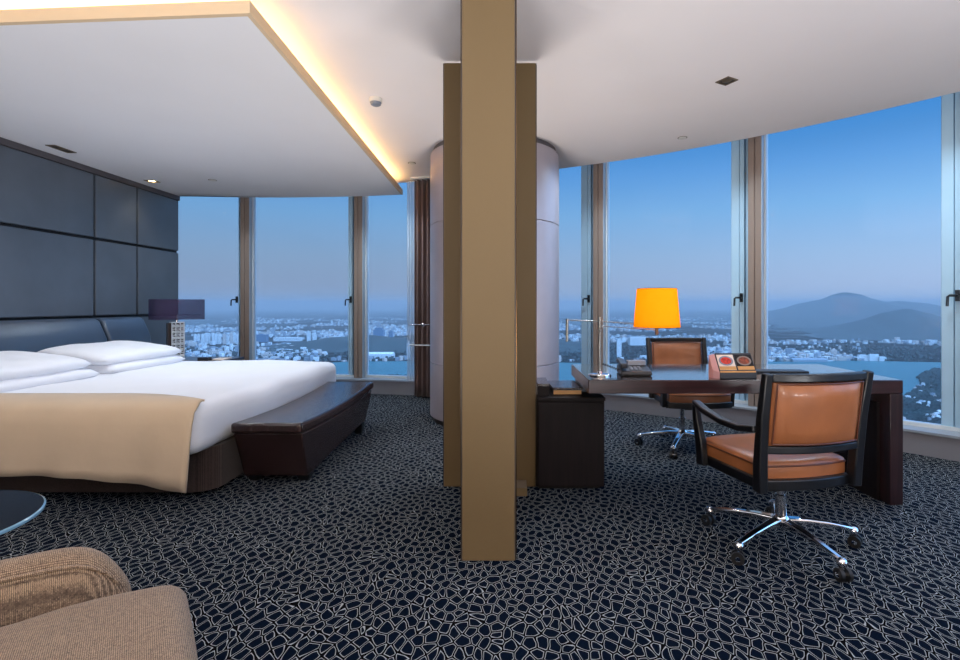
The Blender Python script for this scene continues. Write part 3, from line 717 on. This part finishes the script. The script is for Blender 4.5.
# ------------------------------------------------------------------ tweed armchair (local: faces +X)
AX, AY, AR = -1.07, .95, math.atan2(.59, .81)
t = thing('tweed_armchair', 'beige brown tweed tub armchair with a low curved arm in the corner', 'armchair', (AX, AY, 0), AR)
def arm_shell():
    # horseshoe wrap: from front tip of far arm round the back to the near arm
    path = []
    W, Lb = .36, .36
    n = 40
    for k in range(n+1):
        u = k/n
        # parameter: straight arm, half circle back, straight arm
        if u < .3: x = .30-(.30+.05)*(u/.3); y = W; nx_, ny_ = 0, 1
        elif u <= .7:
            a = pi/2+pi*(u-.3)/.4; x = -.05+W*cos(a); y = W*sin(a); nx_, ny_ = cos(a), sin(a)
        else: x = -.05+(.34+.05)*((u-.7)/.3); y = -W; nx_, ny_ = 0, -1
        e = min(u, 1-u)/.5
        h = .39+.175*(1-exp(-((e+.035)/.11)**1.5))
        path.append((x, y, nx_, ny_, h, e))
    rings = []
    for (x, y, a, b_, h, e) in path:
        th = .055*min(1, .55+e*3)
        sec = [(-th, .16), (-th, h-.06), (-th*.85, h-.025), (-th*.35, h), (th*.35, h+.002), (th*.85, h-.022), (th, h-.06), (th, .3), (th*.9, .16)]
        rings.append([(x+a*s, y+b_*s, z) for s, z in sec])
    return rings
g = G().rings(arm_shell())
sh_ = part('back_shell', g, M['tweed'], t, smooth=True, subsurf=1, angle=80)
rr_ = arm_shell()
part('piping', G().tube([(Vector(r_[2])*.88+Vector(r_[1])*.12) for r_ in rr_[1:-1]], .0045, 6), M['tweed'], sh_, smooth=True)
# seat cushion
bm = soft_box(-.30, .42, -.30, .30, .27, .452, .06, 3, .006, 4, 2, .012)
part('seat_cushion', bm, M['tweed'], t, smooth='all')
part('seat_base', G().box(-.30, .36, -.30, .30, .15, .275), M['tweed'], t, bevel=.02)
for x, y in ((.3, .3), (.3, -.3), (-.25, .25), (-.25, -.25)):
    part('leg', G().lathe([(.014, 0), (.02, .155)], x, y, 14), M['blackwood'], t, smooth=True)

# ------------------------------------------------------------------ outside: city, lake, hills
GZ = -250.
def at(px, D, z=GZ): return Vector(((px-508)/510*D, D, z))
def ground_mat():
    m, nt, b = new_mat('wooded_city_ground'); setp(b, rough=.95)
    N = nt.nodes; L = nt.links
    tc = N.new('ShaderNodeTexCoord')
    v = N.new('ShaderNodeTexVoronoi'); v.inputs['Scale'].default_value = .022; v.voronoi_dimensions = '2D'; L.new(tc.outputs['Object'], v.inputs['Vector'])
    n = N.new('ShaderNodeTexNoise'); n.inputs['Scale'].default_value = .0035; n.inputs['Detail'].default_value = 6; L.new(tc.outputs['Object'], n.inputs['Vector'])
    r = N.new('ShaderNodeValToRGB'); e = r.color_ramp.elements
    e[0].position = .42; e[0].color = srgb(40, 56, 60); e[1].position = .62; e[1].color = srgb(112, 118, 122)
    L.new(n.outputs['Fac'], r.inputs['Fac'])
    hs = N.new('ShaderNodeMapRange'); hs.inputs['From Min'].default_value = 0; hs.inputs['From Max'].default_value = 1; hs.inputs['To Min'].default_value = .5; hs.inputs['To Max'].default_value = 1.6
    sp = N.new('ShaderNodeSeparateColor'); L.new(v.outputs['Color'], sp.inputs[0]); L.new(sp.outputs[0], hs.inputs['Value'])
    vm = N.new('ShaderNodeVectorMath'); vm.operation = 'SCALE'; L.new(r.outputs[0], vm.inputs[0]); L.new(hs.outputs[0], vm.inputs['Scale'])
    L.new(vm.outputs[0], b.inputs['Base Color']); return m
M['ground'] = ground_mat()
M['woods'] = simple('wooded_hillside', srgb(30, 46, 44), rough=1, var=.5, scale=.012)
M['lake'] = simple('lake_water', srgb(36, 98, 102), rough=.35, var=.08, scale=.004, spec=.2)
M['bld_white'] = simple('pale_concrete_facade', srgb(214, 212, 208), rough=.8, var=.12, scale=.03)
M['bld_grey'] = simple('grey_facade', srgb(140, 146, 152), rough=.8, var=.2, scale=.03)
M['bld_pink'] = simple('beige_facade', srgb(196, 178, 166), rough=.8, var=.12, scale=.03)
M['bld_blue'] = simple('blue_glass_facade', srgb(70, 104, 132), rough=.3, var=.2, scale=.05)

# land with the tower standing on it
g = G(); rings = []
rad = [0, 300, 700, 1500, 3000, 6000, 12000, 30000]
g.lathe([(r if r else 1, 0) for r in rad], n=96)
o = part('ground', g, M['ground'], smooth='all'); o.location = (0, 0, GZ); tag(o, kind='structure')

def water(name, pts_, label):
    g = G(); g.prism([(p.x, p.y) for p in pts_], GZ+.2, GZ+2.2)
    return tag(part(name, g, M['lake']), label, 'lake')
def D_of(y): return 510*(1.2-GZ)/(y-304)
def pt(px, y): d = D_of(y); return at(px, d)
lake_pts = [pt(*p) for p in ((750, 361), (800, 361), (850, 360), (900, 361), (947, 362), (1010, 364), (1040, 368), (947, 367), (930, 371), (918, 378), (921, 385), (912, 394), (896, 404), (880, 412), (840, 420), (780, 425), (700, 428), (690, 400), (700, 375), (720, 365))]
water('lake', lake_pts, 'wide blue lake below the mountain seen through the right windows')
water('lake', [pt(*p) for p in ((300, 363.5), (350, 361), (420, 360.5), (500, 361), (560, 362), (640, 364), (690, 372), (690, 395), (600, 410), (540, 410), (470, 398), (420, 378.0), (370, 377), (330, 378), (300, 372))], 'blue lake seen low through the middle windows behind the bench')

def hill(name, prof, D, near, far, label, seed=0, rough_=1., kind=None):
    """ridge line given as bearing and height; slopes fall away both sides"""
    g = G(); xs = []; n = 150
    p0, p1 = prof[0][0], prof[-1][0]
    def H(px):
        for (a, ya), (b_, yb) in zip(prof, prof[1:]):
            if a <= px <= b_:
                u = (px-a)/(b_-a); u = u*u*(3-2*u)*.5+u*.5; return ya+(yb-ya)*u
        return prof[-1][1]
    m = 34; rings = []
    for j in range(m+1):
        v = j/m; d = near+(far-near)*v
        row = []
        for k in range(n+1):
            px = p0+(p1-p0)*k/n
            x = (px-508)/510*D
            z = 1.2+(304-H(px))/510*D
            hh = max(0, z-GZ)
            s = (d-near)/(D-near) if d < D else (far-d)/(far-D)
            nz = noise.fractal(Vector((x*.0016+seed, d*.0016, seed)), 1, 2, 5)
            gl = noise.fractal(Vector((x*.004+seed, d*.0012, seed+4)), 1, 2, 4)
            sh = max(0, s)**(1.15+.35*nz)
            edge = min(1, k/8, (n-k)/8)
            zz = GZ+hh*sh*edge*(1+.10*rough_*gl*(1-s)) + 14*rough_*nz*min(1, 3*(1-s))*min(1, 4*s)*edge
            row.append((x*(d/D)*.35+x*.65, d, max(GZ-4, zz)))
        rings.append(row)
    g.rings(rings, closed=False)
    o = part(name, g, M['woods'], smooth='all')
    return tag(o, label, 'mountain' if name == 'mountain' else 'hill')
hill('mountain', [(560, 322), (640, 322), (680, 320), (700, 318.5), (729, 318.5), (750, 315), (765, 311), (790, 306), (800, 302), (822, 298), (834, 293), (845, 290.5), (856, 292), (870, 297), (885, 300.5), (900, 299.5), (920, 301), (947, 306), (1000, 312), (1100, 324), (1200, 332)], 8500, 5600, 11500, 'hazy blue mountain with a broad peak on the skyline beyond the lake', 2)
hill('hill', [(790, 339), (830, 329), (860, 319), (885, 311), (908, 307.5), (930, 312), (947, 318), (990, 328), (1040, 334), (1100, 338)], 4500, 3620, 5500, 'dark wooded hill in front of the mountain peak', 7)
hill('hill', [(240, 349), (265, 345), (300, 341), (335, 336), (370, 334), (400, 337), (440, 333), (500, 331), (560, 338), (600, 346)], 3050, 2700, 3500, 'low wooded ridge crossing the city behind the bench windows', 12, .5)
hill('hill', [(60, 327), (120, 322), (190, 319), (225, 320), (260, 324), (300, 327)], 7200, 6300, 8600, 'faint far ridge on the horizon behind the bedside lamp', 21, .6)
# peninsula woods on the near lakeshore
# buildings
LAND = []
def inside(p, poly):
    c = False; j = len(poly)-1
    for i in range(len(poly)):
        a, b_ = poly[i], poly[j]
        if (a.y > p.y) != (b_.y > p.y) and p.x < (b_.x-a.x)*(p.y-a.y)/(b_.y-a.y)+a.x: c = not c
        j = i
    return c
lake2 = [pt(*p) for p in ((300, 363.5), (350, 361), (420, 360.5), (500, 361), (560, 362), (640, 364), (690, 372), (690, 395), (600, 410), (540, 410), (470, 398), (420, 378.0), (370, 377), (330, 378), (300, 372))]
def bld(px, y, wpx, hpx, mat, dd=None, rz=None):
    D = D_of(y); p = at(px, D); w = wpx/510*D; h = hpx/510*D; d = dd or w*.6
    o = p; c = bpy.data.objects.new('building', bmesh_box(w, d, h)); c.data.materials.append(M[mat]) if not c.data.materials else None
    return c, p
def block_mesh(kind):
    g = G()
    if kind == 0:   # slab with stair tower
        g.box(-.5, .5, -.5, .5, 0, .94).box(-.12, .12, -.3, .3, .94, 1.)
    elif kind == 1: # tower with set back crown
        g.box(-.5, .5, -.5, .5, 0, .82).box(-.38, .38, -.38, .38, .82, .95).box(-.06, .06, -.06, .06, .95, 1.)
    elif kind == 2: # gabled hall
        g.box(-.5, .5, -.5, .5, 0, .7); g.hexa([(-.5, -.5, .7), (.5, -.5, .7), (.5, .5, .7), (-.5, .5, .7)], [(-.5, -.02, 1), (.5, -.02, 1), (.5, .02, 1), (-.5, .02, 1)])
    elif kind == 3: # L block
        g.box(-.5, .5, -.5, 0, 0, 1).box(-.5, -.05, 0, .5, 0, .85)
    me = bpy.data.meshes.new('building'); bmesh.ops.recalc_face_normals(g.bm, faces=g.bm.faces); g.bm.to_mesh(me); g.bm.free(); return me
BM = {}
for k in range(4):
    base = block_mesh(k)
    for mt in ('bld_white', 'bld_grey', 'bld_pink', 'bld_blue'):
        me = base.copy(); me.materials.append(M[mt]); BM[(k, mt)] = me
def building(px, y, wpx, hpx, kind, mt, label, group=None, depth=.6, rz=None, name='building'):
    D = D_of(y); p = at(px, D)
    o = bpy.data.objects.new(name, BM[(kind, mt)]); COL.objects.link(o)
    w = wpx/510*D; h = hpx/510*D
    o.location = (p.x, p.y, GZ); o.scale = (w, w*depth, h); o.rotation_euler = (0, 0, rz if rz is not None else random.uniform(-.4, .4))
    return tag(o, label, 'building', group)
# landmarks one can point to
building(408.5, 358, 3.2, 19, 1, 'bld_white', 'tall white tower on the lakeshore beside the brown curtain', rz=0)
building(379, 341, 10, 15, 1, 'bld_blue', 'broad blue glass tower on the skyline left of the curtain', rz=0)
building(391, 340, 4, 11, 1, 'bld_blue', 'slim blue tower standing right of the broad blue glass tower', rz=0)
building(381, 357, 26, 6, 2, 'bld_white', 'long white hall on the lakeshore below the blue towers', rz=0, depth=.3)
building(309, 342, 3.5, 12, 1, 'bld_white', 'left of the twin white towers in the wide bedroom window', rz=0)
building(314.5, 342, 3.5, 11, 1, 'bld_white', 'right of the twin white towers in the wide bedroom window', rz=0)
building(288, 340, 26, 4, 0, 'bld_white', 'long low white building left of the twin white towers', rz=0, depth=.3)
building(261, 341, 13, 8, 0, 'bld_blue', 'wide glass block beside the first window post of the bedroom', rz=0, depth=.4)
building(619, 356, 4.5, 19, 1, 'bld_white', 'slender white tower between the desk lamp stem and shade', rz=0)
building(637, 344, 16, 8, 3, 'bld_white', 'bright white apartment block just below the amber shade', rz=0)
building(655, 357.5, 30, 3, 0, 'bld_white', 'very long low white building on the lakeshore behind the desk', rz=0, depth=.15)
building(873, 360, 9, 7, 3, 'bld_white', 'white hotel with stepped roof on the shore below the mountain', rz=0, depth=.4)
building(882, 360.3, 7, 5, 1, 'bld_white', 'white lower wing right of the stepped lakeshore hotel', rz=0, depth=.4)
building(862, 359.5, 8, 6, 0, 'bld_white', 'white block left of the stepped lakeshore hotel', rz=0, depth=.4)
building(808, 361, 34, 4, 2, 'bld_grey', 'long grey roofed hall on the far lakeshore', rz=0, depth=.25)
building(865, 343, 3.5, 2.4, 0, 'bld_white', 'small white house alone halfway up the wooded foothill', rz=0)
building(933, 404, 9, 5, 3, 'bld_white', 'white house block among trees near the window corner', rz=.3)
building(941, 392, 6, 3, 0, 'bld_pink', 'beige block on the wooded lakeshore spit', rz=.2)
# row of apartment slabs left
for k in range(13):
    building(195+k*3.6+random.uniform(-.5, .5), 343+random.uniform(-.6, .6), 2.4, random.uniform(9, 12), 0, random.choice(['bld_white', 'bld_pink', 'bld_white']), 'pale apartment slab in the row beyond the bedside lamp', 'apartment slabs in the row beyond the bedside lamp', rz=0)
# the near woods and houses low in the right window, the rest of the city
zones = [('pale city building among the roofs of the far bank right of the desk lamp', 'city buildings between lamp and desk window post', 75, (662, 732), (333, 360), 1.),
         ('pale city building at the foot of the mountain behind the far shore', 'city buildings at the foot of the mountain', 70, (766, 860), (338, 359), .75),
         ('city building behind the low ridge seen through the bedroom windows', 'city buildings seen through the bedroom windows', 90, (190, 410), (326, 341), .7),
         ('pale roof among trees in the low corner of the study window', 'buildings on the near lakeshore', 60, (903, 950), (386, 425), .6)]
ct_ = 0
for lb, gr, n, (pa, pb), (ya, yb), k in zones:
    made = 0
    while made < n:
        y = ya+(yb-ya)*random.random()**.8; px = random.uniform(pa, pb)
        p = pt(px, y)
        if inside(p, lake_pts) or inside(p, lake2): 
            continue
        f = (y-304)/45
        building(px, y, random.uniform(1.5, 3.6)*f*k, random.uniform(1.2, 4.2)*f*k**.5, random.choice((0, 0, 1, 2, 3)), random.choice(('bld_white', 'bld_white', 'bld_pink', 'bld_grey')), lb, gr)
        made += 1
# everything smaller and farther in one mass
g = bmesh.new()
verts = []; faces = []
random.seed(5)
cnt = 0
while cnt < 9000:
    px = random.uniform(-60, 1100); y = 304+random.uniform(13, 110)**1.0*random.random()**1.1 + 9
    if y < 317 or y > 440: continue
    if 770 < px and y < 341: continue
    if px < 720 and y > 360.5: continue
    if px > 720 and y > 361 and random.random() < .7: continue
    p = pt(px, y)
    if p.y < 900: continue
    if inside(p, lake_pts) or inside(p, lake2): continue
    if noise.noise(Vector((p.x*.0012, p.y*.0012, 3))) < .02: continue
    if px < 420 and y > 343 and random.random() < .65: continue
    w = random.uniform(9, 30); d = random.uniform(9, 26); h = random.uniform(4, 20)*(1.8 if random.random() < .1 else 1); a = random.uniform(0, 3)
    ca, sa = cos(a), sin(a); b0 = len(verts)
    for z in (GZ, GZ+h):
        for sx, sy in ((-1, -1), (1, -1), (1, 1), (-1, 1)):
            verts.append((p.x+(sx*w*ca-sy*d*sa)/2, p.y+(sx*w*sa+sy*d*ca)/2, z))
    for f in ((4, 5, 6, 7), (0, 1, 5, 4), (1, 2, 6, 5), (2, 3, 7, 6), (3, 0, 4, 7)): faces.append([b0+i for i in f])
    cnt += 1
me = bpy.data.meshes.new('distant_city'); me.from_pydata(verts, [], faces)
me.materials.append(M['bld_white']); me.materials.append(M['bld_grey']); me.materials.append(M['bld_pink'])
for i, p in enumerate(me.polygons): p.material_index = (i//5*7919) % 3
o = bpy.data.objects.new('distant_city', me); COL.objects.link(o)
tag(o, 'countless small roofs of the city spreading to the horizon', 'city', kind='stuff')
# trees as a mass of crowns on the banks
tv, tf = [], []
def crown(p, r):
    b0 = len(tv); ph = (1+sqrt(5))/2
    for v in ((-1, ph, 0), (1, ph, 0), (-1, -ph, 0), (1, -ph, 0), (0, -1, ph), (0, 1, ph), (0, -1, -ph), (0, 1, -ph), (ph, 0, -1), (ph, 0, 1), (-ph, 0, -1), (-ph, 0, 1)):
        q = Vector(v).normalized()*r*random.uniform(.8, 1.2); tv.append((p.x+q.x, p.y+q.y, GZ+r*.8+q.z))
    for f in ((0,11,5),(0,5,1),(0,1,7),(0,7,10),(0,10,11),(1,5,9),(5,11,4),(11,10,2),(10,7,6),(7,1,8),(3,9,4),(3,4,2),(3,2,6),(3,6,8),(3,8,9),(4,9,5),(2,4,11),(6,2,10),(8,6,7),(9,8,1)):
        tf.append([b0+i for i in f])
random.seed(8); cnt = 0
while cnt < 5200:
    z = random.random()
    if z < .5: px = random.uniform(895, 1000); y = random.uniform(366, 430)
    elif z < .75: px = random.uniform(330, 425); y = random.uniform(377.5, 381)
    else: px = random.uniform(150, 1000); y = random.uniform(345, 362)
    p = pt(px, y)
    if inside(p, lake_pts) or inside(p, lake2): continue
    crown(p, random.uniform(5, 9)); cnt += 1
me = bpy.data.meshes.new('woodland'); me.from_pydata(tv, [], tf); me.materials.append(M['woods'])
o = bpy.data.objects.new('woodland', me); COL.objects.link(o)
tag(o, 'dark wooded banks and spits along the lakeshore', 'trees', kind='stuff')

# low air layer of blue haze over the land
HAZE = True
if HAZE:
    m = bpy.data.materials.new('blue_haze_air'); m.use_nodes = True
    nt = m.node_tree; N = nt.nodes; N.clear()
    o_ = N.new('ShaderNodeOutputMaterial'); s = N.new('ShaderNodeVolumeScatter')
    s.inputs['Color'].default_value = (.84, .80, .76, 1); s.inputs['Density'].default_value = .8e-4; s.inputs['Anisotropy'].default_value = .0
    ab = N.new('ShaderNodeVolumeAbsorption'); ab.inputs['Color'].default_value = (.2, .2, .2, 1); ab.inputs['Density'].default_value = 7e-5
    ad = N.new('ShaderNodeAddShader'); nt.links.new(s.outputs[0], ad.inputs[0]); nt.links.new(ab.outputs[0], ad.inputs[1])
    nt.links.new(ad.outputs[0], o_.inputs['Volume'])
    o = part('haze_layer', G().box(-16000, 16000, 300, 24000, GZ-3, 135), m)
    tag(o, 'blue evening haze lying over the distant city', 'haze', kind='stuff')

# ------------------------------------------------------------------ sky and lamps
w = bpy.data.worlds.new('evening_sky'); SC.world = w; w.use_nodes = True
nt = w.node_tree; N = nt.nodes; L = nt.links; N.clear()
out = N.new('ShaderNodeOutputWorld'); bg = N.new('ShaderNodeBackground'); tc = N.new('ShaderNodeTexCoord'); sp = N.new('ShaderNodeSeparateXYZ')
L.new(tc.outputs['Generated'], sp.inputs[0])
r = N.new('ShaderNodeValToRGB'); e = r.color_ramp.elements; e[0].position = 0; e[0].color = srgb(146, 158, 182); e[1].position = 1; e[1].color = srgb(120, 160, 220)
for p, c in ((.03, srgb(146, 160, 186)), (.09, srgb(138, 166, 200)), (.17, srgb(118, 168, 217)), (.24, srgb(94, 156, 222)), (.31, srgb(66, 142, 218)), (.42, srgb(80, 148, 220)), (.6, srgb(130, 170, 225))):
    x = e.new(p); x.color = c
L.new(sp.outputs['Z'], r.inputs['Fac'])
# brighter evening glow in the sky behind the photographer
dt = N.new('ShaderNodeVectorMath'); dt.operation = 'DOT_PRODUCT'; dt.inputs[1].default_value = Vector((.75, -.6, .25)).normalized(); L.new(tc.outputs['Generated'], dt.inputs[0])
mr = N.new('ShaderNodeMapRange'); mr.interpolation_type = 'SMOOTHSTEP'; mr.inputs['From Min'].default_value = .1; mr.inputs['From Max'].default_value = 1.; mr.inputs['To Min'].default_value = 1.; mr.inputs['To Max'].default_value = 5.
L.new(dt.outputs['Value'], mr.inputs['Value'])
mz = N.new('ShaderNodeMapRange'); mz.interpolation_type = 'SMOOTHSTEP'; mz.inputs['From Min'].default_value = .42; mz.inputs['From Max'].default_value = .9; mz.inputs['To Min'].default_value = 1.; mz.inputs['To Max'].default_value = 3.2
L.new(sp.outputs['Z'], mz.inputs['Value'])
mu0 = N.new('ShaderNodeMath'); mu0.operation = 'MULTIPLY'; L.new(mr.outputs[0], mu0.inputs[0]); L.new(mz.outputs[0], mu0.inputs[1])
# the sky low down grows paler towards the glow
lo = N.new('ShaderNodeMapRange'); lo.inputs['From Min'].default_value = 0; lo.inputs['From Max'].default_value = .27; lo.inputs['To Min'].default_value = .85; lo.inputs['To Max'].default_value = 0
L.new(sp.outputs['Z'], lo.inputs['Value'])
az = N.new('ShaderNodeMapRange'); az.inputs['From Min'].default_value = -.8; az.inputs['From Max'].default_value = .1; L.new(dt.outputs['Value'], az.inputs['Value'])
pr = N.new('ShaderNodeMath'); pr.operation = 'MULTIPLY_ADD'; pr.inputs[2].default_value = 1; L.new(lo.outputs[0], pr.inputs[0]); L.new(az.outputs[0], pr.inputs[1])
mu = N.new('ShaderNodeMath'); mu.operation = 'MULTIPLY'; L.new(mu0.outputs[0], mu.inputs[0]); L.new(pr.outputs[0], mu.inputs[1])
L.new(r.outputs['Color'], bg.inputs['Color']); L.new(mu.outputs[0], bg.inputs['Strength']); L.new(bg.outputs[0], out.inputs['Surface'])

def area(name, loc, rot, sx, sy, power, color, spread=180):
    l = bpy.data.lights.new(name, 'AREA'); l.shape = 'RECTANGLE'; l.size = sx; l.size_y = sy; l.energy = power; l.color = color; l.spread = radians(spread)
    o = bpy.data.objects.new(name, l); COL.objects.link(o); o.location = loc; o.rotation_euler = rot; return o
def point(name, loc, power, color, r=.05):
    l = bpy.data.lights.new(name, 'POINT'); l.energy = power; l.color = color; l.shadow_soft_size = r
    o = bpy.data.objects.new(name, l); COL.objects.link(o); o.location = loc; return o
def spot(name, loc, power, color, size=110, r=.05):
    l = bpy.data.lights.new(name, 'SPOT'); l.energy = power; l.color = color; l.spot_size = radians(size); l.spot_blend = .8; l.shadow_soft_size = r
    o = bpy.data.objects.new(name, l); COL.objects.link(o); o.location = loc; return o
WARM = (1., .80, .58); NEU = (1., .93, .88)
point('lounge_lamp', (.1, -.9, .8), 42, (1., .80, .58), .15)
point('desk_lamp_glow', (.585+.36, 3.24, .751+.45), 8.0, (1., .72, .38), .03)
spot('downlight_beam', (-4.25, 6.09, HS-.03), 6, WARM)
# ceiling wash: fill lights added out of view behind the photographer
for x, y, p in ((-3.4, -1.3, 105), (-1.2, -1.3, 105), (.9, -1.2, 120), (3.2, -.9, 150)):
    area('fill_uplight', (x, y, .35), (radians(180-2), 0, 0), 1.2, .5, p, (.94, .95, 1.))
area('fill_uplight_behind_divider', (-.12, 4.1, .25), (radians(180), 0, 0), .6, .3, 24, (1., .92, .84))  # hidden light added to lift the ceiling
for x, y, p in ((-3.1, 3.8, 36), (-3.1, 4.9, 46), (-2.3, 4.6, 44)):
    spot('bed_fill_spot', (x, y, HS-.02), p, (.92, .96, 1.), 120, .08)  # added spots without fittings, brighten the bedding and bounce onto the soffit
for x, y, p in ((-3.4, 6.3, 50), (-1.6, 6.3, 80), (1.0, 5.2, 80), (1.9, 4.6, 70), (3.0, 3.6, 80)):
    spot('window_downlight', (x, y, (HS if x < -1.4 else HC)-.02), p, (.72, .87, 1.), 140, .06)  # added cool spots without fittings, lift the posts and blue the floor
for x, y, p in ((-1.3, .9, 10), (1.6, 3.9, 22), (.6, 4.2, 20)):
    spot('ceiling_fill_spot', (x, y, HC-.02), p, WARM if x < 0 else NEU, 130, .08)  # added fill spots, no lit fitting at these positions

# ------------------------------------------------------------------ camera
cam = bpy.data.cameras.new('camera'); co = bpy.data.objects.new('camera', cam); COL.objects.link(co)
co.location = (0, 0, 1.2); co.rotation_euler = (radians(90), 0, 0)
cam.sensor_width = 36; cam.lens = 510/960*36; cam.shift_x = -28/960; cam.shift_y = -25/960; cam.clip_start = .05; cam.clip_end = 60000
SC.camera = co
vs = SC.view_settings; SC.display_settings.display_device = 'sRGB'
vs.view_transform = 'Standard'; vs.look = 'None'; vs.gamma = 1; vs.exposure = 0; vs.use_curve_mapping = False
cy_ = SC.cycles; cy_.use_denoising = True; cy_.max_bounces = 10; cy_.diffuse_bounces = 5; cy_.glossy_bounces = 4; cy_.transparent_max_bounces = 16; cy_.volume_bounces = 2
cy_.caustics_reflective = False; cy_.caustics_refractive = False; cy_.sample_clamp_indirect = 6
